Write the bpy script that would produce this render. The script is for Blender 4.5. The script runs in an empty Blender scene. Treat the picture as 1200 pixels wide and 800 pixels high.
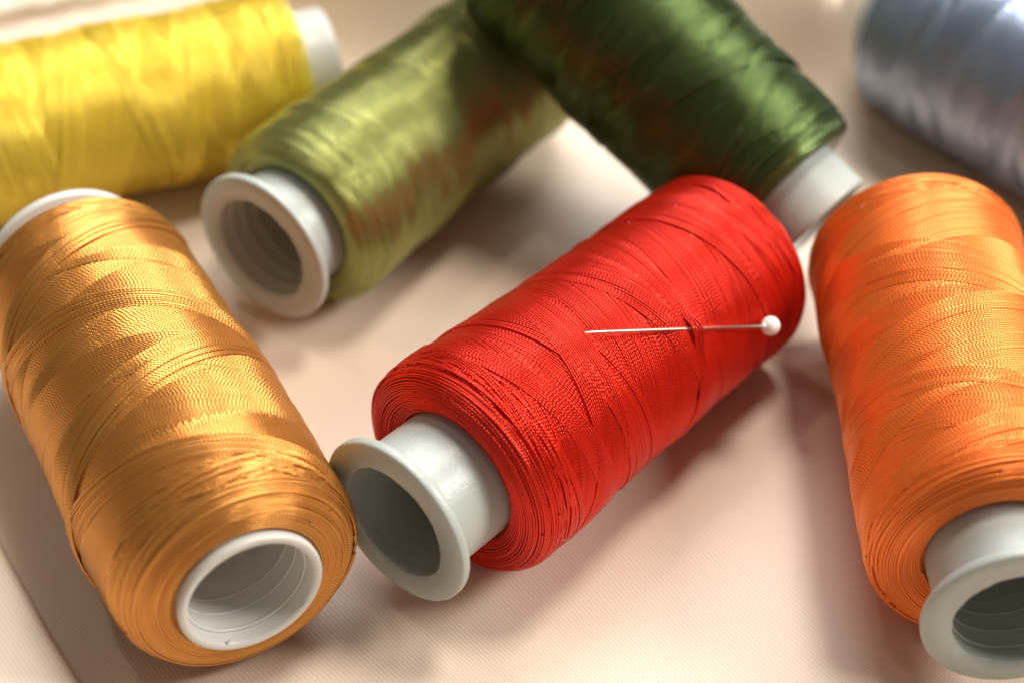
import bpy, math, random
import numpy as np
from mathutils import Vector, Matrix

MM = 0.001
scene = bpy.context.scene
COL = scene.collection

# ------------------------------------------------------------------ camera
PITCH = math.radians(43.7)
CAM_H = 263.6 * MM
F_PX = 2380.0 / 1200.0            # focal length over image width
cam_d = bpy.data.cameras.new("camera")
cam_d.sensor_width = 36.0
cam_d.lens = 36.0 * F_PX
cam_d.clip_start = 0.01
cam_d.clip_end = 50.0
cam_d.dof.use_dof = True
cam_d.dof.focus_distance = 0.327
cam_d.dof.aperture_fstop = 8.6
cam_d.dof.aperture_blades = 9
cam = bpy.data.objects.new("camera", cam_d)
cam.location = (0, 0, CAM_H)
cam.rotation_euler = (math.pi / 2 - PITCH, 0, 0)
COL.objects.link(cam)
scene.camera = cam

# ------------------------------------------------------------------ world, lamps, exposure
world = bpy.data.worlds.new("World")
scene.world = world
world.use_nodes = True
bg = world.node_tree.nodes["Background"]
bg.inputs["Color"].default_value = (1.0, 0.89, 0.76, 1)
bg.inputs["Strength"].default_value = 0.165


def area(name, loc, target, size, power, col, shape='DISK', size_y=None):
    d = bpy.data.lights.new(name, 'AREA')
    d.shape = shape
    d.size = size
    if size_y:
        d.size_y = size_y
    d.energy = power
    d.color = col
    o = bpy.data.objects.new(name, d)
    o.location = loc
    o.rotation_euler = (Vector(target) - Vector(loc)).to_track_quat('-Z', 'Y').to_euler()
    COL.objects.link(o)
    return o


T0 = Vector((0, 0.26, 0))
area("right_lamp", T0 + Vector((0.30, 0.25, 1.0)).normalized() * 1.6, T0, 0.38, 13.0, (1.0, 0.94, 0.83))
area("softbox", T0 + Vector((0.22, 0.92, 1.0)), T0, 0.85, 14.0, (0.95, 0.975, 1.0), 'RECTANGLE', 0.75)
area("side_window", T0 + Vector((1.05, 0.05, 0.80)), T0, 0.40, 13.0, (1.0, 0.97, 0.91), 'RECTANGLE', 0.36)
sd = bpy.data.lights.new("left_lamp", 'SPOT')
sd.energy = 29.0
sd.color = (1.0, 0.92, 0.79)
sd.shadow_soft_size = 0.13
sd.spot_size = math.radians(6.0)
sd.spot_blend = 0.7
so = bpy.data.objects.new("left_lamp", sd)
ST = Vector((-0.030, 0.300, 0))
so.location = ST + Vector((-0.30, 0.25, 1.0)).normalized() * 1.6
so.rotation_euler = (ST - so.location).to_track_quat('-Z', 'Y').to_euler()
COL.objects.link(so)

scene.view_settings.view_transform = 'Standard'
scene.view_settings.look = 'None'
scene.view_settings.exposure = 0.18
scene.view_settings.gamma = 1.0
scene.view_settings.use_curve_mapping = False
scene.render.engine = 'CYCLES'
scene.cycles.use_denoising = True
scene.cycles.denoiser = 'OPENIMAGEDENOISE'
scene.cycles.use_adaptive_sampling = False
scene.cycles.max_bounces = 10
scene.cycles.diffuse_bounces = 6

# ------------------------------------------------------------------ materials


def new_mat(name):
    m = bpy.data.materials.new(name)
    m.use_nodes = True
    nt = m.node_tree
    b = nt.nodes["Principled BSDF"]
    return m, nt, b


def node(nt, typ, **kw):
    n = nt.nodes.new(typ)
    for k, v in kw.items():
        setattr(n, k, v)
    return n


def math_node(nt, op, a, b=None):
    n = node(nt, 'ShaderNodeMath', operation=op)
    for i, v in enumerate((a, b)):
        if v is None:
            continue
        if isinstance(v, (int, float)):
            n.inputs[i].default_value = v
        else:
            nt.links.new(v, n.inputs[i])
    return n.outputs[0]


def thread_mat(name, col, metallic=0.35, rough=0.33, twist=1.25, bump=0.7, var=0.12, period_mul=1.0):
    """Lustrous two-ply thread: 'strand' attribute = (length mm, cos 2a, sin 2a)."""
    m, nt, b = new_mat(name)
    at = node(nt, 'ShaderNodeAttribute', attribute_name='strand')
    sp = node(nt, 'ShaderNodeSeparateXYZ')
    nt.links.new(at.outputs['Vector'], sp.inputs[0])
    ph = math_node(nt, 'MULTIPLY', sp.outputs[0], 2 * math.pi / (twist * 0.5))
    s = math_node(nt, 'SINE', ph)
    c = math_node(nt, 'COSINE', ph)
    w = math_node(nt, 'ADD', math_node(nt, 'MULTIPLY', s, sp.outputs[1]), math_node(nt, 'MULTIPLY', c, sp.outputs[2]))
    # two rounded plies with a narrow groove between them
    w = math_node(nt, 'POWER', math_node(nt, 'MAXIMUM', math_node(nt, 'MULTIPLY', math_node(nt, 'ADD', w, 1.0), 0.5), 0.004), 0.5)
    bp = node(nt, 'ShaderNodeBump')
    bp.inputs['Strength'].default_value = bump
    bp.inputs['Distance'].default_value = 0.075 * MM
    nt.links.new(w, bp.inputs['Height'])
    nt.links.new(bp.outputs[0], b.inputs['Normal'])
    # slow dye variation along the thread
    no = node(nt, 'ShaderNodeTexNoise', noise_dimensions='1D')
    no.inputs['W'].default_value = 0
    nt.links.new(math_node(nt, 'MULTIPLY', sp.outputs[0], 0.02), no.inputs['W'])
    no.inputs['Scale'].default_value = 1.0
    no.inputs['Detail'].default_value = 2
    hs = node(nt, 'ShaderNodeHueSaturation')
    hs.inputs['Color'].default_value = (*col, 1)
    nt.links.new(math_node(nt, 'ADD', math_node(nt, 'MULTIPLY', no.outputs[0], 2 * var), 1 - var), hs.inputs['Value'])
    nt.links.new(hs.outputs[0], b.inputs['Base Color'])
    b.inputs['Metallic'].default_value = metallic
    b.inputs['Roughness'].default_value = rough
    b.inputs['Specular IOR Level'].default_value = 0.5
    return m


def plastic_mat(name, col, rough=0.34, bump=0.55, sss=0.15, speck=0.0):
    m, nt, b = new_mat(name)
    tc = node(nt, 'ShaderNodeTexCoord')
    no = node(nt, 'ShaderNodeTexNoise')
    no.inputs['Scale'].default_value = 1500
    no.inputs['Detail'].default_value = 4
    nt.links.new(tc.outputs['Object'], no.inputs['Vector'])
    bp = node(nt, 'ShaderNodeBump')
    bp.inputs['Strength'].default_value = bump
    bp.inputs['Distance'].default_value = 0.15 * MM
    nt.links.new(no.outputs[0], bp.inputs['Height'])
    nt.links.new(bp.outputs[0], b.inputs['Normal'])
    n2 = node(nt, 'ShaderNodeTexNoise')
    n2.inputs['Scale'].default_value = 160
    n2.inputs['Detail'].default_value = 5
    nt.links.new(tc.outputs['Object'], n2.inputs['Vector'])
    hs = node(nt, 'ShaderNodeHueSaturation')
    hs.inputs['Color'].default_value = (*col, 1)
    nt.links.new(math_node(nt, 'ADD', math_node(nt, 'MULTIPLY', n2.outputs[0], 0.14), 0.93), hs.inputs['Value'])
    # tiny specks of dirt
    vo = node(nt, 'ShaderNodeTexVoronoi')
    vo.inputs['Scale'].default_value = 260
    nt.links.new(tc.outputs['Object'], vo.inputs['Vector'])
    lt = math_node(nt, 'LESS_THAN', vo.outputs['Distance'], 0.055)
    sc = node(nt, 'ShaderNodeSeparateColor')
    nt.links.new(vo.outputs['Color'], sc.inputs[0])
    pick = math_node(nt, 'LESS_THAN', sc.outputs[0], 0.07)
    f = math_node(nt, 'MULTIPLY', math_node(nt, 'MULTIPLY', lt, pick), 0.8)
    mx = node(nt, 'ShaderNodeMix', data_type='RGBA')
    nt.links.new(f, mx.inputs[0])
    nt.links.new(hs.outputs[0], mx.inputs[6])
    mx.inputs[7].default_value = (0.05, 0.05, 0.07, 1)
    nt.links.new(mx.outputs[2], b.inputs['Base Color'])
    b.inputs['Roughness'].default_value = rough
    b.inputs['Subsurface Weight'].default_value = sss
    b.inputs['Subsurface Radius'].default_value = (1.0, 0.9, 0.8)
    b.inputs['Subsurface Scale'].default_value = 1.2 * MM
    return m


def cloth_mat():
    m, nt, b = new_mat("satin_weave")
    tc = node(nt, 'ShaderNodeTexCoord')
    # slow drift of the yarn directions
    nz = node(nt, 'ShaderNodeTexNoise')
    nz.inputs['Scale'].default_value = 14
    nz.inputs['Detail'].default_value = 1
    nt.links.new(tc.outputs['Object'], nz.inputs['Vector'])
    va = node(nt, 'ShaderNodeVectorMath', operation='SCALE')
    nt.links.new(nz.outputs['Color'], va.inputs[0])
    va.inputs['Scale'].default_value = 0.012
    ad = node(nt, 'ShaderNodeVectorMath', operation='ADD')
    nt.links.new(tc.outputs['Object'], ad.inputs[0])
    nt.links.new(va.outputs[0], ad.inputs[1])

    def wave(kx, ky):
        d = node(nt, 'ShaderNodeVectorMath', operation='DOT_PRODUCT')
        nt.links.new(ad.outputs[0], d.inputs[0])
        d.inputs[1].default_value = (kx * 2 * math.pi / MM, ky * 2 * math.pi / MM, 0)
        return math_node(nt, 'SINE', d.outputs['Value'])
    w1 = wave(1.135, 0.855)
    w2 = wave(1.55, -1.17)
    fine = node(nt, 'ShaderNodeTexNoise')
    fine.inputs['Scale'].default_value = 2400
    fine.inputs['Detail'].default_value = 2
    nt.links.new(ad.outputs[0], fine.inputs['Vector'])
    h = math_node(nt, 'ADD', math_node(nt, 'ADD', math_node(nt, 'MULTIPLY', w1, 0.55), math_node(nt, 'MULTIPLY', w2, 0.25)),
                  math_node(nt, 'MULTIPLY', fine.outputs[0], 0.9))
    bp = node(nt, 'ShaderNodeBump')
    bp.inputs['Strength'].default_value = 0.42
    bp.inputs['Distance'].default_value = 0.055 * MM
    nt.links.new(h, bp.inputs['Height'])
    nt.links.new(bp.outputs[0], b.inputs['Normal'])
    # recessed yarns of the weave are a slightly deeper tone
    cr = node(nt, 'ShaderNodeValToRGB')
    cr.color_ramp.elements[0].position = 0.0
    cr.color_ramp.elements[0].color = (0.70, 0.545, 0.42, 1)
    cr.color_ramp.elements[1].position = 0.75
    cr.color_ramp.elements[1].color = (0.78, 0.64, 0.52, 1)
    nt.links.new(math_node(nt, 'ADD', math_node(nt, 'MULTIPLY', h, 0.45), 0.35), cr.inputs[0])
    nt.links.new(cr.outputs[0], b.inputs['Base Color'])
    b.inputs['Roughness'].default_value = 0.48
    b.inputs['Specular IOR Level'].default_value = 0.45
    b.inputs['Sheen Weight'].default_value = 0.15
    b.inputs['Sheen Roughness'].default_value = 0.4
    return m


# ------------------------------------------------------------------ mesh helpers

def mesh_from_arrays(name, verts, quads, smooth=True):
    """verts (n,3) metres; quads (m,4) or list of ragged faces."""
    me = bpy.data.meshes.new(name)
    if isinstance(quads, np.ndarray):
        me.vertices.add(len(verts))
        me.vertices.foreach_set("co", np.ascontiguousarray(verts, dtype=np.float32).ravel())
        m, k = quads.shape
        me.loops.add(m * k)
        me.loops.foreach_set("vertex_index", np.ascontiguousarray(quads, dtype=np.int32).ravel())
        me.polygons.add(m)
        me.polygons.foreach_set("loop_start", np.arange(0, m * k, k, dtype=np.int32))
        me.polygons.foreach_set("loop_total", np.full(m, k, dtype=np.int32))
        me.update(calc_edges=True)
    else:
        me.from_pydata([tuple(v) for v in verts], [], [tuple(q) for q in quads])
        me.update()
    if smooth:
        me.polygons.foreach_set("use_smooth", np.ones(len(me.polygons), dtype=bool))
    return me


def link(name, me, mat, parent=None):
    o = bpy.data.objects.new(name, me)
    if mat:
        me.materials.append(mat)
    COL.objects.link(o)
    if parent:
        o.parent = parent
    return o


def catmull(pts, n):
    pts = np.array(pts, float)
    seg = np.linalg.norm(np.diff(pts, axis=0), axis=1)
    t = np.concatenate([[0], np.cumsum(np.sqrt(seg))])
    out = []
    P = np.vstack([2 * pts[0] - pts[1], pts, 2 * pts[-1] - pts[-2]])
    T = np.concatenate([[t[0] - (t[1] - t[0])], t, [t[-1] + (t[-1] - t[-2])]])
    for i in range(1, len(P) - 2):
        u = np.linspace(T[i], T[i + 1], n, endpoint=(i == len(P) - 3))[:, None]
        A1 = (T[i] - u) / (T[i] - T[i - 1]) * P[i - 1] + (u - T[i - 1]) / (T[i] - T[i - 1]) * P[i]
        A2 = (T[i + 1] - u) / (T[i + 1] - T[i]) * P[i] + (u - T[i]) / (T[i + 1] - T[i]) * P[i + 1]
        A3 = (T[i + 2] - u) / (T[i + 2] - T[i + 1]) * P[i + 1] + (u - T[i + 1]) / (T[i + 2] - T[i + 1]) * P[i + 2]
        B1 = (T[i + 1] - u) / (T[i + 1] - T[i - 1]) * A1 + (u - T[i - 1]) / (T[i + 1] - T[i - 1]) * A2
        B2 = (T[i + 2] - u) / (T[i + 2] - T[i]) * A2 + (u - T[i]) / (T[i + 2] - T[i]) * A3
        out.append((T[i + 1] - u) / (T[i + 1] - T[i]) * B1 + (u - T[i]) / (T[i + 1] - T[i]) * B2)
    return np.vstack(out)


def lathe_arrays(prof, nseg=96, jitter=None):
    """prof (n,2) of (s, r) in mm, closed loops allowed by repeating the first point. Axis is local +X."""
    prof = np.asarray(prof, float)
    n = len(prof)
    th = np.linspace(0, 2 * np.pi, nseg, endpoint=False)
    S = np.repeat(prof[:, 0][:, None], nseg, 1)
    R = np.repeat(prof[:, 1][:, None], nseg, 1)
    if jitter is not None:
        dS, dR = jitter(th)
        S = S + dS
        R = R + dR
    V = np.stack([S, R * np.cos(th), R * np.sin(th)], -1).reshape(-1, 3) * MM
    i, j = np.meshgrid(np.arange(n - 1), np.arange(nseg), indexing='ij')
    j2 = (j + 1) % nseg
    Q = np.stack([i * nseg + j, i * nseg + j2, (i + 1) * nseg + j2, (i + 1) * nseg + j], -1).reshape(-1, 4)
    return V, Q


def tube_arrays(path, rad, ns=6, closed_ends=True):
    path = np.asarray(path, float)
    n = len(path)
    rad = np.broadcast_to(np.asarray(rad, float), (n,))
    t = np.gradient(path, axis=0)
    t /= np.linalg.norm(t, axis=1)[:, None] + 1e-12
    ref = np.array([0.31, 0.2, 0.93])
    u = np.cross(t, ref)
    u /= np.linalg.norm(u, axis=1)[:, None]
    v = np.cross(t, u)
    a = np.linspace(0, 2 * np.pi, ns, endpoint=False)
    V = path[:, None, :] + rad[:, None, None] * (np.cos(a)[None, :, None] * u[:, None, :] + np.sin(a)[None, :, None] * v[:, None, :])
    V = V.reshape(-1, 3)
    F = []
    for i in range(n - 1):
        for k in range(ns):
            k2 = (k + 1) % ns
            F.append((i * ns + k, i * ns + k2, (i + 1) * ns + k2, (i + 1) * ns + k))
    if closed_ends:
        F.append(tuple(range(ns))[::-1])
        F.append(tuple((n - 1) * ns + k for k in range(ns)))
    return V, F


# ------------------------------------------------------------------ thread winding

class Winding:
    """Cross-wound thread laid strand over strand on a height map of the package."""
    NT = 720
    DS = 0.1

    def __init__(self, prof, seed, w=0.45, segs=84, sides=5):
        self.rng = np.random.default_rng(seed)
        p = catmull(prof, 14)
        d = np.concatenate([[0], np.cumsum(np.linalg.norm(np.diff(p, axis=0), axis=1))])
        self.len = d[-1]
        self.g = np.arange(0, self.len + self.DS, self.DS)
        self.S = np.interp(self.g, d, p[:, 0])
        self.R = np.interp(self.g, d, p[:, 1])
        k = np.ones(9) / 9
        pad = lambda a: np.convolve(np.pad(a, 4, mode='edge'), k, 'valid')
        tS, tR = pad(np.gradient(self.S)), pad(np.gradient(self.R))
        l = np.hypot(tS, tR)
        self.nS, self.nR = -tR / l, tS / l          # outward normal in (s, r)
        self.H = np.zeros((len(self.g), self.NT))
        self.w, self.segs, self.sides = w, segs, sides
        self.t = 0.62 * w
        self.runs = []                               # (theta, sigma, h)
        self.alen = 0.0

    def sigma_of_s(self, s):
        k = np.argmax(self.R)                         # search on the outer side only
        m = (self.R > self.R.max() - 4)
        return float(np.interp(s, self.S[m], self.g[m]))

    def lay(self, th, sg, extra=None, cap=None, keep=True, mw=.55):
        """lay one run of thread along angles th and profile positions sg"""
        gi = np.clip(np.round(sg / self.DS).astype(int), 1, len(self.g) - 2)
        ti = np.floor(th / (2 * np.pi) * self.NT).astype(int)
        step = int(np.ceil(self.NT / self.segs))
        h = np.zeros(len(th))
        cells = []
        for dt in range(0, step):
            for dg in (-1, 0, 1):
                cells.append((gi + dg, (ti + dt) % self.NT))
        vals = np.stack([self.H[c] for c in cells])
        h = 0.7 * vals.max(0) + 0.3 * vals.mean(0)
        # a thread under tension bridges the dips beneath it
        hm = np.max(np.stack([np.pad(h, 2, mode='edge')[q:q + len(h)] for q in range(5)]), 0)
        k = np.hanning(13)[1:-1]; k /= k.sum()
        h = np.convolve(np.pad(mw * hm + (1 - mw) * h, 5, mode='edge'), k, 'valid')
        if cap is not None:
            h = np.minimum(h, cap)
        if extra is not None:
            h = h + extra
        for c in cells:
            self.H[c] = np.maximum(self.H[c], h + self.t) if extra is None else h + self.t
        if keep:
            self.runs.append((th, sg, h))

    def traverse_phase(self, sa, sb, nrev, doubles, direction=1, jit=2.6, theta0=None, rough=0.012):
        """doubles double-strokes between sa and sb; each is shifted sideways by one thread"""
        rng = self.rng
        L = sb - sa
        p = 2 * L / nrev
        th0 = rng.uniform(0, 2 * np.pi) if theta0 is None else theta0
        n = int(nrev * self.segs)
        u = np.arange(n + 1) / n
        tri = 1 - np.abs(1 - 2 * u)
        knots = np.arange(0, nrev + 1.01, 0.5)
        for d in range(doubles):
            shift = direction * self.w * rng.uniform(0.985, 1.035)
            if rng.random() < 0.02:
                shift *= 1.3
            th = th0 + 2 * np.pi * u * (nrev + shift / p)
            sg = sa + L * tri
            lo, hi = sa + rng.uniform(-1.5, 2 * jit), sb - abs(rng.normal(0, jit * .6))
            e = 0.6
            sg = lo + 0.5 * ((sg - lo) + np.sqrt((sg - lo) ** 2 + e * e))
            sg = hi - 0.5 * ((hi - sg) + np.sqrt((hi - sg) ** 2 + e * e))
            sg = sg + np.interp(u * nrev, knots, rng.normal(0, rough, len(knots)))
            sg = np.clip(sg, 0.2, self.len - 0.2)
            th0 = th[-1]
            self.lay(th, sg)

    def coil(self, sa, sb, wob=0.15):
        """close side by side turns over the rounded end, running from sa to sb"""
        rng = self.rng
        turns = abs(sb - sa) / (self.w * 1.02)
        n = int(turns * self.segs)
        th = rng.uniform(0, 6) + np.arange(n + 1) * 2 * np.pi / self.segs
        u = np.arange(n + 1) / n
        sg = sa + (sb - sa) * u + wob * np.sin(th * 1.013 + rng.uniform(0, 6)) + .6 * wob * np.sin(th * 0.211)
        self.lay(th, np.clip(sg, .2, self.len - .2), mw=.85)

    def strays(self, sa, sb, count, slope=1.2):
        rng = self.rng
        for q in rng.uniform(sa, sb, count):
            n = int(self.segs * rng.uniform(0.7, 1.6))
            th = rng.uniform(0, 2 * np.pi) + np.arange(n + 1) * 2 * np.pi / self.segs
            u = np.arange(n + 1) / n
            sg = q + slope * rng.normal(0, 1.0) * (u - 0.5) * 2
            self.lay(th, np.clip(sg, sa, sb + 2.0), mw=.9)

    def level(self):
        """mean pile height along the profile, smoothed: the pile is packed level"""
        m = np.median(self.H, axis=1)
        k = np.hanning(39); k /= k.sum()
        return np.convolve(np.pad(m, 19, mode='edge'), k, 'valid')

    def build(self, name, mat, parent, level=None, comp=0.68):
        lev = self.level() if level is None else level
        Vs, Qs, As = [], [], []
        base = 0
        ns = self.sides
        a = np.linspace(0, 2 * np.pi, ns, endpoint=False)
        rt, rw = self.w * 0.57, self.w * 0.485        # slightly flattened thread
        prng = np.random.default_rng(3)
        for th, sg, h in self.runs:
            S = np.interp(sg, self.g, self.S)
            R = np.interp(sg, self.g, self.R)
            nS = np.interp(sg, self.g, self.nS)
            nR = np.interp(sg, self.g, self.nR)
            hh = (h - np.interp(sg, self.g, lev)) * comp + 0.1
            s_, r_ = S + nS * hh, R + nR * hh
            c, s = np.cos(th), np.sin(th)
            P = np.stack([s_, r_ * c, r_ * s], -1)
            N = np.stack([nS, nR * c, nR * s], -1)
            T = np.gradient(P, axis=0)
            dl = np.linalg.norm(T, axis=1)
            T /= dl[:, None] + 1e-9
            B = np.cross(T, N)
            B /= np.linalg.norm(B, axis=1)[:, None]
            N = np.cross(B, T)
            walk = np.cumsum(prng.normal(0, .05, len(th) // 8 + 2))
            al = prng.uniform(0, 5000) + np.concatenate([[0], np.cumsum(dl[1:])]) + np.interp(np.arange(len(th)) / 8.0, np.arange(len(walk)), walk)
            V = P[:, None, :] + rt * np.cos(a)[None, :, None] * N[:, None, :] + rw * np.sin(a)[None, :, None] * B[:, None, :]
            n = len(th)
            A = np.empty((n, ns, 3))
            A[..., 0] = al[:, None]
            A[..., 1] = np.cos(2 * a)[None]
            A[..., 2] = np.sin(2 * a)[None]
            # keep only what is not buried by later turns
            gi = np.clip(np.round(sg / self.DS).astype(int), 1, len(self.g) - 2)
            ti = np.floor(th / (2 * np.pi) * self.NT).astype(int) % self.NT
            top = np.minimum(np.minimum(self.H[gi - 1, ti], self.H[gi, ti]), self.H[gi + 1, ti])
            vis = top < h + self.t * (3.0 if self.segs > 70 else 1.9)
            vis = vis | np.roll(vis, 1) | np.roll(vis, -1)
            i = np.nonzero(vis[:-1] & vis[1:])[0]
            I, K = np.meshgrid(i, np.arange(ns), indexing='ij')
            K2 = (K + 1) % ns
            Q = np.stack([I * ns + K, (I + 1) * ns + K, (I + 1) * ns + K2, I * ns + K2], -1).reshape(-1, 4) + base
            Vs.append(V.reshape(-1, 3)); As.append(A.reshape(-1, 3)); Qs.append(Q)
            base += n * ns
        # packed thread underneath
        nb = 90
        idx = np.unique(np.round(np.linspace(0, len(self.g) - 1, 110)).astype(int))
        off = -lev[idx] * comp
        prof = np.stack([self.S[idx] + self.nS[idx] * off, self.R[idx] + self.nR[idx] * off], -1)
        V, Q = lathe_arrays(prof, nb)
        Vs.append(V / MM); Qs.append(Q + base)
        A = np.zeros((len(V), 3)); A[:, 1] = 1
        A[:, 0] = np.repeat(np.arange(len(idx)), nb) * 3.7
        As.append(A)
        V = np.concatenate(Vs) * MM; Q = np.concatenate(Qs); A = np.concatenate(As)
        used = np.zeros(len(V), bool); used[Q.ravel()] = True
        remap = np.cumsum(used) - 1
        me = mesh_from_arrays(name, V[used], remap[Q])
        at = me.attributes.new("strand", 'FLOAT_VECTOR', 'POINT')
        at.data.foreach_set("vector", np.ascontiguousarray(A[used], dtype=np.float32).ravel())
        return link(name, me, mat, parent)


# ------------------------------------------------------------------ spools

def spool_frame(x, y, z, phi, el):
    a = Vector((math.sin(phi) * math.cos(el), math.cos(phi) * math.cos(el), math.sin(el)))
    u = a.cross(Vector((0, 0, 1))).normalized()
    v = u.cross(a)
    M = Matrix((a, u, v)).transposed().to_4x4()        # local X = axis
    M.translation = Vector((x, y, z)) * MM
    return M


RN, RH, RF = 11.75, 10.3, 15.0


def core_flange_prof(s0, d):
    """flange from s0 thick 1.9 toward d"""
    pts = [(0.0, RH), (0.0, RF - .45), (.12, RF - .15), (.45, RF), (1.4, RF), (1.75, RF - .12), (1.9, RF - .4), (1.9, RN + .55), (2.05, RN + .18), (2.5, RN)]
    return [(s0 + d * s, r) for s, r in pts]


def arc_tube(s, r, a0, a1, pitch, rad, n=40):
    a = np.linspace(a0, a1, n)
    P = np.stack([s + pitch * (a - a0) / (2 * np.pi), r * np.cos(a), r * np.sin(a)], -1)
    rr = np.full(n, rad); rr[0] *= .5; rr[-1] *= .5
    return tube_arrays(P * MM, rr * MM, 6)


def make_core(parent, L, ext, mat, seed, flange_at, ribs=3, rot=0.0):
    """tube with one flange; flange_at 0 (viewer end) or 1 (far end)"""
    rng = np.random.default_rng(seed)
    total = L + ext
    # hollow tube
    plain = lambda s0, d: [(s0 + d * 3.0, RH), (s0 + d * .35, RH + .05), (s0, RH + .3), (s0, RN - .2), (s0 + d * .15, RN), (s0 + d * .6, RN + .1), (s0 + d * 1.9, RN)]
    outer = np.linspace(4, total - 4, 12)
    if flange_at == 0:
        prof = [(1.9 + .02, RH)] + [(2.0, RN)] + [(s, RN) for s in outer] + plain(total, -1)[::-1]
        prof += [(s, RH - .25) for s in outer[::-1]] + [(2.4, RH), (1.92, RH)]
        prof = [p for p in prof]
    else:
        prof = [(total - 1.92, RH), (total - 2.0, RN)] + [(s, RN) for s in outer[::-1]] + plain(0, 1)[::-1]
        prof += [(s, RH - .25) for s in outer] + [(total - 2.4, RH), (total - 1.92, RH)]
    V, Q = lathe_arrays(prof, 128)
    core = link("core", mesh_from_arrays("core", V, Q), mat, parent)
    core.data.polygons.foreach_set("use_smooth", np.ones(len(Q), bool))
    # flange with a slightly ragged moulded hole
    ph = rng.uniform(0, 6, 6)
    s0, d = (0, 1) if flange_at == 0 else (total, -1)
    pr = core_flange_prof(s0, d)
    pr = [(s0 + d * 2.5, RH - .1), (s0 + d * .5, RH - .05)] + pr + [(s0 + d * 2.5, RH - .1)]

    def jit(th):
        dS = np.zeros((len(pr), len(th))); dR = np.zeros((len(pr), len(th)))
        rag = 1.6 * .05 * np.sin(5 * th + ph[0]) + .05 * np.sin(13 * th + ph[1]) + .07 * np.maximum(0, np.sin(31 * th + ph[2]) * np.sin(7 * th + ph[3])) * 1.5
        dR[1] = -rag * .6; dR[2] = -rag
        return dS, dR
    V, Q = lathe_arrays(pr, 160, jit)
    fl = link("flange", mesh_from_arrays("flange", V, Q), mat, parent)
    mod = core
    for k in range(ribs):
        a0 = rot + rng.uniform(-.6, .6)
        V, F = arc_tube(2.6 + 3.3 * k + rng.uniform(-.4, .4), RH - .2, a0, a0 + rng.uniform(4.2, 5.2), .8, .34, 60)
        link("rib", mesh_from_arrays("rib", V, F), mat, core)
    return core, fl


def burr(parent, mat, s, ang, r, h, wdt):
    """small moulding burr standing up from the hole edge"""
    c, sn = math.cos(ang), math.sin(ang)
    t = np.array([0, -sn, c]); n = np.array([0, -c, -sn]); x = np.array([1., 0, 0])
    o = np.array([s, r * c, r * sn])
    V = [o - t * wdt, o + t * wdt, o + t * wdt * .3 + n * h * .5 + x * .1, o - t * wdt * .25 + n * h * .6, o + n * h,
         o + x * .35 - t * wdt * .8, o + x * .35 + t * wdt * .8, o + x * .3 + n * h * .45]
    F = [(0, 1, 2, 3), (3, 2, 4), (5, 7, 6), (0, 3, 7, 5), (1, 6, 7, 2), (3, 4, 7), (2, 7, 4)]
    return link("burr", mesh_from_arrays("burr", np.array(V) * MM, F), mat, parent)


def spool(label, M, prof, tmat, pmat, seed, L, ext, flange_at, fine, plan, group, ribs=3, rot=0.0, ring_zone=(0.6, 11.0), far_zone=11):
    e = bpy.data.objects.new("thread_spool", None)
    e.empty_display_size = 0.01
    e.matrix_world = M
    e["label"] = label
    e["category"] = "thread spool"
    e["group"] = group
    COL.objects.link(e)
    core, fl = make_core(e, L, ext, pmat, seed, flange_at, ribs, rot)
    W = Winding(prof, seed, segs=80 if fine else 56, sides=6 if fine else 4, w=0.43)
    z0, z1 = ring_zone
    W.coil(z0, z1 + 4, .08)
    if far_zone:
        W.coil(W.len - far_zone, W.len - 7, .08)
    for k, step in enumerate(plan):
        W.traverse_phase(**step)
        if k == 0:
            W.coil(z1 + 1, z0, .10)
    W.coil(z0, z1 - 3.5, .12)
    W.strays(z0 + 2, z1 - 1, 5)
    return e, core, fl, W


GROUP = "thread spools lying on the satin cloth"


def prof_round(sn, Rf, Rr, L, bulge=.6):
    mid = sn + 8 + (L - sn - 8) * .3
    return [(sn + .3, RN), (sn - .8, RN + 2.6), (sn - .6, Rf - 2.3), (sn + .9, Rf - .35), (sn + 5.0, Rf + .25), (mid, Rf + (Rr - Rf) * .3 + bulge),
            (sn + 8 + (L - sn - 8) * .7, Rf + (Rr - Rf) * .7 + bulge * .6), (L - 2.5, Rr + .1), (L - .7, Rr - .25), (L, Rr - 1.3), (L + .1, Rr - 3.5), (L - .2, RN)]


def prof_gold(sn, Rf, Rr, L):
    return [(sn + .2, RN + .1), (sn + .2, RN + 2.6), (sn + .9, Rf - 3.5), (sn + 1.9, Rf - 2.1), (sn + 4.3, Rf - .6), (sn + 9, Rf + .1), (sn + 24, Rf + .45), (sn + 50, Rf - .2),
            (L - 4, Rr + .1), (L - 1.0, Rr - .3), (L - .1, Rr - 1.3), (L + .2, Rr - 3), (L, RN)]


def full_plan(W_len, kind=0):
    a, b = 8.0, W_len - 8.3
    plans = [
        [dict(sa=a, sb=b, nrev=6, doubles=52), dict(sa=a + 1, sb=b, nrev=7, doubles=17, direction=-1), dict(sa=a, sb=b, nrev=5, doubles=10)],
        [dict(sa=a, sb=b, nrev=7, doubles=46, direction=-1), dict(sa=a + 1, sb=b, nrev=6, doubles=18), dict(sa=a, sb=b, nrev=6, doubles=9, direction=-1)],
        [dict(sa=a, sb=b, nrev=6, doubles=51), dict(sa=a + 1, sb=b, nrev=6, doubles=15), dict(sa=a, sb=b, nrev=7, doubles=9, direction=-1)],
        [dict(sa=a, sb=b, nrev=5, doubles=62, direction=-1), dict(sa=a + 1, sb=b, nrev=5, doubles=21), dict(sa=a, sb=b, nrev=4, doubles=11, direction=-1)],
        [dict(sa=a, sb=b, nrev=5, doubles=62), dict(sa=a + 1, sb=b, nrev=4, doubles=24, direction=-1), dict(sa=a, sb=b, nrev=5, doubles=10)],
    ]
    return plans[kind]


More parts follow.
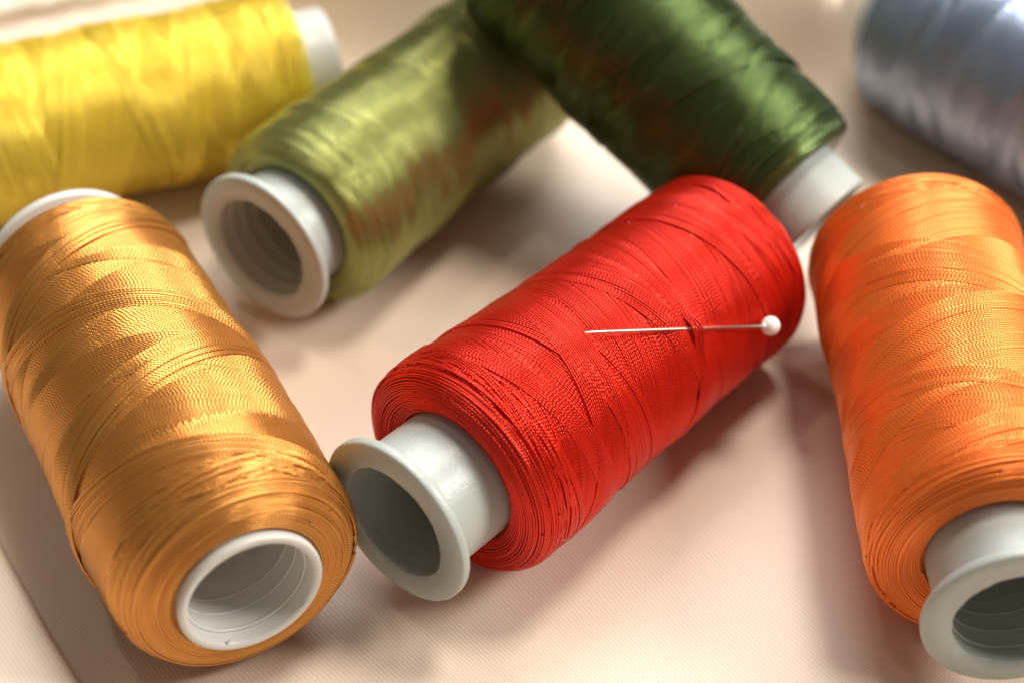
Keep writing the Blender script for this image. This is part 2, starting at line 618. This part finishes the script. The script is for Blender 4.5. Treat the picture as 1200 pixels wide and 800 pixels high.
def prof_len(prof):
    p = catmull(prof, 14)
    return float(np.linalg.norm(np.diff(p, axis=0), axis=1).sum())


M_PLASTIC = plastic_mat("grey_white_plastic", (0.44, 0.47, 0.44), sss=.1)
M_PLASTIC_W = plastic_mat("white_plastic", (0.68, 0.67, 0.635), bump=.06, sss=.08)
M_RED = thread_mat("red_thread", (0.72, 0.026, 0.009), metallic=.58, rough=.23, bump=.85)
M_GOLD = thread_mat("gold_thread", (0.67, 0.305, 0.072), metallic=.72, rough=.21, bump=.8)
M_ORANGE = thread_mat("orange_thread", (0.98, 0.25, 0.045), metallic=.48, rough=.25, bump=.8)
M_OLIVE = thread_mat("olive_thread", (0.34, 0.355, 0.12), metallic=.76, rough=.22, bump=.6)
M_GREEN = thread_mat("green_thread", (0.10, 0.14, 0.045), metallic=.8, rough=.21, bump=.6)
M_YELLOW = thread_mat("yellow_thread", (1.0, 0.77, 0.10), metallic=.5, rough=.22, bump=.6)
M_BLUE = thread_mat("blue_thread", (0.44, 0.52, 0.66), metallic=.75, rough=.26, bump=.6)

specs = []


def add_spool(key, label, x, y, z, phi, el, prof, L, ext, flange_at, tmat, pmat, seed, fine, kind, ribs=3, rot=0.0, **kw):
    M = spool_frame(x, y, z, phi, el)
    e, core, fl, W = spool(label, M, prof, tmat, pmat, seed, L, ext, flange_at, fine, full_plan(prof_len(prof), kind=kind), GROUP, ribs, rot, **kw)
    specs.append(dict(key=key, M=M, prof=catmull(prof, 14), e=e))
    return e, core, fl, W, M


R = math.radians
P_RED = prof_round(14.3, 19.4, 17.7, 88.0, -.35)
red, red_core, red_fl, W_red, M_red = add_spool(
    'red', "spool of red thread with a white-headed pin tucked under its strands", -18.8, 212.9, 20.4, R(41.77), R(-1.5),
    P_RED, 88.0, .6, 0, M_RED, M_PLASTIC, 11, True, 0, ribs=0)
P_OLIVE = prof_round(9.7, 17.8, 16.7, 80.0, -.2)
olive, olive_core, olive_fl, W_olive, _ = add_spool(
    'olive', "spool of shiny olive green thread lying under the leaning dark green spool", -46.2, 281.4, 18.1, R(36.9), R(-1.3),
    P_OLIVE, 80.0, 5, 0, M_OLIVE, M_PLASTIC, 22, True, 1, ribs=3, rot=2.0)
P_ORANGE = prof_round(13.5, 20.3, 18.8, 85.8, -.4)
orange, orange_core, orange_fl, W_orange, _ = add_spool(
    'orange', "spool of bright orange thread at the right, flange end nearest", 77.1, 193.8, 20.0, R(-2.83), R(-.66),
    P_ORANGE, 85.8, .6, 0, M_ORANGE, M_PLASTIC, 33, True, 4, ribs=3, rot=2.6)
P_GOLD = prof_gold(1.65, 20.1, 18.9, 82.1)
gold, gold_core, gold_fl, W_gold, _ = add_spool(
    'gold', "spool of golden brown thread with its open plain tube end facing front", -39.9, 198.6, 20.0, R(-27.25), R(-.8),
    P_GOLD, 82.1, 7.8, 1, M_GOLD, M_PLASTIC_W, 44, True, 3, ribs=3, rot=2.4)
P_YELLOW = prof_round(14.3, 17.2, 16.9, 83.2, -.2)
yellow, _, _, W_yellow, _ = add_spool(
    'yellow', "spool of glossy yellow thread lying behind the golden brown one", -121.8, 307.4, 18.0, R(68.26), R(-.9),
    P_YELLOW, 83.2, 7.5, 0, M_YELLOW, M_PLASTIC_W, 55, False, 4, ribs=0)
P_GREEN = prof_round(14.3, 18.9, 17.2, 82.1, .1)
green, _, _, W_green, _ = add_spool(
    'green', "spool of dark green thread leaning across the olive one", -5.2, 342.2, 57.0, R(131.27), R(-25.17),
    P_GREEN, 82.1, 9.2, 0, M_GREEN, M_PLASTIC, 66, False, 3, ribs=0)
P_BLUE = prof_gold(1.65, 21.0, 19.0, 83.7)
blue, _, _, W_blue, _ = add_spool(
    'blue', "spool of silvery blue thread at the far right behind the orange one", 141.4, 292.8, 21.6, R(-44.2), R(-1.7),
    P_BLUE, 83.7, 4, 1, M_BLUE, M_PLASTIC_W, 77, False, 1, ribs=0)

for W, mat, e in ((W_olive, M_OLIVE, olive), (W_orange, M_ORANGE, orange), (W_gold, M_GOLD, gold), (W_yellow, M_YELLOW, yellow),
                  (W_green, M_GREEN, green), (W_blue, M_BLUE, blue)):
    W.build("thread", mat, e, comp=.6 if W.segs > 70 and e is not olive else .34)

# ------------------------------------------------------------------ pin tucked under strands of the red spool


def pix_ray(px, py):
    """direction in world of photo pixel (1200 x 800)"""
    X = (px - 600) / 2380.0
    U = (400 - py) / 2380.0
    return Vector((X, math.cos(PITCH) + U * math.sin(PITCH), -math.sin(PITCH) + U * math.cos(PITCH)))


CAMP = Vector((0, 0, CAM_H))
Minv = M_red.inverted()


def hit_red(px, py):
    """world point where the pixel's ray meets the red winding, and the local (s, theta)"""
    d = pix_ray(px, py)
    pr = catmull(P_RED, 14)
    m = pr[:, 1] > 15
    for t in np.linspace(.25, .5, 20000):
        q = Minv @ (CAMP + d * t) / MM
        r = math.hypot(q.y, q.z)
        if r < np.interp(q.x, pr[m][:, 0], pr[m][:, 1]) + .15 and q.x > 18:
            return CAMP + d * t, q.x, math.atan2(q.z, q.y), r
    raise RuntimeError("no hit")


pt, ps, pth, prr = hit_red(809, 386)
nloc = Vector((0.02, math.cos(pth), math.sin(pth)))
nw = (M_red.to_3x3() @ nloc).normalized()
o_pl = pt + nw * .55 * MM


def on_plane(px, py):
    d = pix_ray(px, py)
    t = (o_pl - CAMP).dot(nw) / d.dot(nw)
    return CAMP + d * t


tip, head = on_plane(685, 389.5), on_plane(903, 382)
pin = bpy.data.objects.new("pin", None)
pin.location = (tip + head) / 2
pin.empty_display_size = .005
pin["label"] = "steel sewing pin with a round white head lying across the red thread"
pin["category"] = "pin"
COL.objects.link(pin)
m_steel, nt, b = new_mat("pin_steel")
b.inputs['Base Color'].default_value = (0.78, 0.73, 0.65, 1)
b.inputs['Metallic'].default_value = 1
b.inputs['Roughness'].default_value = 0.3
m_pearl, nt, b = new_mat("white_pin_head")
b.inputs['Base Color'].default_value = (0.86, 0.82, 0.76, 1)
b.inputs['Roughness'].default_value = 0.25
b.inputs['Subsurface Weight'].default_value = .3
b.inputs['Subsurface Scale'].default_value = 1 * MM
c0 = pin.location
ux = (head - tip).normalized()
LEN = (head - tip).length
ss = np.array([0, .004, .02, .045, .09, .13, .5, 1.0])
rr = np.array([.03, .08, .17, .24, .27, .29, .29, .29])
path = np.array([list(tip - c0 + ux * (LEN * s)) for s in ss])
V, F = tube_arrays(path, rr * MM, 14)
link("shaft", mesh_from_arrays("shaft", V, F), m_steel, pin)
hr = 1.68
a = np.linspace(0, math.pi, 25)
hp = [(-hr * math.cos(q), max(1e-3, hr * math.sin(q))) for q in a]
V, Q = lathe_arrays(hp, 40)
hd = link("head", mesh_from_arrays("head", V, Q), m_pearl, pin)
hd.location = head - c0
hd.rotation_euler = ux.to_track_quat('X', 'Z').to_euler()
# collar of dried glue where the shaft enters the head
V, Q = lathe_arrays([(-2.0, .29), (-1.8, .42), (-1.55, .62), (-1.3, .6)], 20)
cl = link("collar", mesh_from_arrays("collar", V, Q), m_pearl, pin)
cl.location = hd.location
cl.rotation_euler = hd.rotation_euler

# strands of the red thread that hold the pin down
sg0 = W_red.sigma_of_s(ps)
lev_red = W_red.level()
pitch_mm = 17.0
for k in range(4):
    n = int(W_red.segs * 3 * .8)
    u = np.linspace(-1, 1, n + 1)
    th = pth + u * 2 * np.pi * .40
    sg = sg0 + (k - 1.5) * W_red.w * .95 + pitch_mm * (th - pth) / (2 * np.pi) + .05 * np.sin(5 * u + k)
    arc = (th - pth) * prr
    W_red.lay(th, sg, extra=np.exp(-(arc / 1.8) ** 2) * 1.6)
red_thread = W_red.build("thread", M_RED, red, lev_red, .6)

# burrs on the moulded hole edges
burr(red_core, M_PLASTIC, .05, R(-60), RH + .05, .55, .5)
burr(red_core, M_PLASTIC, .05, R(-75), RH + .05, .35, .7)
burr(gold_core, M_PLASTIC_W, .1, R(-118), RH + .2, 1.5, .38)
burr(gold_core, M_PLASTIC_W, .1, R(-40), RH + .2, .35, .8)

# ------------------------------------------------------------------ satin cloth
NX, NY = 300, 330
X0, X1, Y0, Y1 = -330., 330., 60., 640.
xs = np.concatenate([np.arange(X0, -112, 2.2), np.arange(-112, -52, .5), np.arange(-52, X1, 2.2)])
ys = np.concatenate([np.arange(Y0, 150, 2.0), np.arange(150, 240, .55), np.arange(240, Y1, 1.9)])
NX, NY = len(xs), len(ys)
GX, GY = np.meshgrid(xs, ys, indexing='ij')
rngc = np.random.default_rng(5)
Z = np.zeros_like(GX)
for _ in range(10):
    kx, ky = rngc.normal(0, 1, 2)
    l = rngc.uniform(45, 110)
    kk = np.hypot(kx, ky)
    Z += .2 * np.sin((GX * kx + GY * ky) / kk * 2 * np.pi / l + rngc.uniform(0, 6)) * l / 70
Z -= .5


def ridge(cx, cy, ang, length, width, height):
    ca, sa = math.cos(ang), math.sin(ang)
    u = (GX - cx) * ca + (GY - cy) * sa
    v = -(GX - cx) * sa + (GY - cy) * ca
    v = v + 6 * np.sin(u / 33.0)
    return height * np.exp(-(v / width) ** 2) / (1 + np.exp((np.abs(u) - length / 2) / 9.0))


# folds added to the cloth beyond the spools to shade the background
Z += ridge(-16, 375, R(2), 66, 13, 30)
Z += ridge(66, 366, R(-8), 52, 13, 26)
Z += ridge(-95, 412, R(12), 150, 16, 14)


def at_height(px, py, z):
    d = pix_ray(px, py)
    q = CAMP + d * ((z * MM - CAM_H) / d.z)
    return np.array([q.x, q.y]) / MM


# the folded-over edge of the cloth in the near left corner
FH = 5.5
f0, f1 = at_height(-3, 650, FH), at_height(88, 800, FH)
fd = (f1 - f0) / np.linalg.norm(f1 - f0)
fu = (GX - f0[0]) * fd[0] + (GY - f0[1]) * fd[1]
fv = -(GX - f0[0]) * fd[1] + (GY - f0[1]) * fd[0] + .5 * np.sin(fu / 14.0)
if (0 - f0[0]) * -fd[1] + (270 - f0[1]) * fd[0] < 0:
    fv = -fv                                        # positive toward the spools
q = np.clip(1 - fv / 2.0, 0, 1)
Z += FH * np.sqrt(np.clip(1 - (1 - q) ** 2, 0, 1)) + np.where(fv < 0, -fv * .26, 0) * np.exp(fv / 60)
# where a spool presses the cloth down
for sp in specs:
    Mi = np.array(sp['M'].inverted())
    Mw = np.array(sp['M'])
    o, ax = Mw[:3, 3] / MM, Mw[:3, 0]
    hor = np.hypot(ax[0], ax[1])
    an = ax[:2] / hor
    t = ((GX - o[0]) * an[0] + (GY - o[1]) * an[1])
    d = np.abs(-(GX - o[0]) * an[1] + (GY - o[1]) * an[0])
    s = t / hor
    pr = sp['prof']
    rad = np.interp(s, pr[:, 0], pr[:, 1], left=0, right=0) + .45
    rad = np.where((s > -1) & (s < 2.6), np.maximum(rad, RF + .2) if sp['key'] not in ('gold', 'blue') else rad, rad)
    low = o[2] + s * ax[2] - np.sqrt(np.maximum(rad ** 2 - d ** 2, 0)) - .1
    low = np.where(d < rad, low, 99)
    k = .5
    Z = np.where(low < 20, -k * np.log(np.exp(-np.clip(Z, -30, 30) / k) + np.exp(-np.clip(low, -20, 30) / k)), Z)
V = np.stack([GX, GY, Z], -1).reshape(-1, 3) * MM
i, j = np.meshgrid(np.arange(NX - 1), np.arange(NY - 1), indexing='ij')
Q = np.stack([i * NY + j, (i + 1) * NY + j, (i + 1) * NY + j + 1, i * NY + j + 1], -1).reshape(-1, 4)
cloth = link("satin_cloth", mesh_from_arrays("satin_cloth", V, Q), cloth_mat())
cloth["label"] = "pale beige satin cloth spread out beneath all the thread spools"
cloth["category"] = "cloth"

# ------------------------------------------------------------------ pale strand behind the yellow spool
cord = bpy.data.objects.new("cord", None)
cord.location = (-0.118, 0.378, 0.0015)
cord.empty_display_size = .01
cord["label"] = "pale cream cord lying on the cloth in the far left corner behind the yellow spool"
cord["category"] = "cord"
COL.objects.link(cord)
u = np.linspace(-1, 1, 60)
for k in range(2):
    a = u * 16 + k * np.pi
    cx, cy = u * 42 + 3 * np.sin(u * 2), u * 17 + 2.5 * np.cos(u * 2.2)
    P = np.stack([cx - .35 * 0.9 * np.sin(a), cy + .9 * 0.9 * np.sin(a), 0.7 + .9 * np.cos(a)], -1)
    V, F = tube_arrays(P * MM, 1.25 * MM, 10)
    if k == 0:
        m_cord, nt, b = new_mat("cream_cord")
        b.inputs['Base Color'].default_value = (0.80, 0.75, 0.64, 1)
        b.inputs['Roughness'].default_value = 0.6
    link("ply", mesh_from_arrays("ply", V, F), m_cord, cord)

# ------------------------------------------------------------------ stray fibres standing off the near threads
m_lint, nt, b = new_mat("white_lint")
b.inputs['Base Color'].default_value = (0.85, 0.80, 0.74, 1)
b.inputs['Roughness'].default_value = 0.5


def fuzz(W, e, mat, count, seed, name="fuzz", lmin=.8, lmax=2.4, lift=.6, rad=.013):
    rng = np.random.default_rng(seed)
    Vs, Fs, base = [], [], 0
    for _ in range(count):
        g = rng.uniform(2, W.len - 8); th = rng.uniform(0, 2 * np.pi)
        S, Rr = np.interp(g, W.g, W.S), np.interp(g, W.g, W.R) + .35
        n = np.array([np.interp(g, W.g, W.nS), np.interp(g, W.g, W.nR) * np.cos(th), np.interp(g, W.g, W.nR) * np.sin(th)])
        o = np.array([S, Rr * np.cos(th), Rr * np.sin(th)])
        d = rng.normal(0, 1, 3); d -= d @ n * n; d /= np.linalg.norm(d)
        q = np.cross(n, d)
        L = rng.uniform(lmin, lmax); t = np.linspace(0, 1, 9)[:, None]
        P = o + d * L * t + n * lift * rng.uniform(.3, 1) * np.sin(np.pi * t * rng.uniform(.5, 1.0)) + q * L * rng.normal(0, .35) * t * t
        V, F = tube_arrays(P * MM, rad * MM, 3)
        Vs.append(V); Fs += [tuple(i + base for i in f) for f in F]; base += len(V)
    return link(name, mesh_from_arrays(name, np.concatenate(Vs), Fs), mat, e)


for W, e, mat, c in ((W_red, red, M_RED, 110), (W_gold, gold, M_GOLD, 110), (W_orange, orange, M_ORANGE, 110), (W_olive, olive, M_OLIVE, 60)):
    fuzz(W, e, mat, c, len(W.runs))["kind"] = "stuff"
fuzz(W_orange, orange, m_lint, 16, 4, "lint", .6, 1.4, .5, .02)["kind"] = "stuff"
fuzz(W_red, red, m_lint, 8, 9, "lint", .5, 1.2, .4, .018)["kind"] = "stuff"
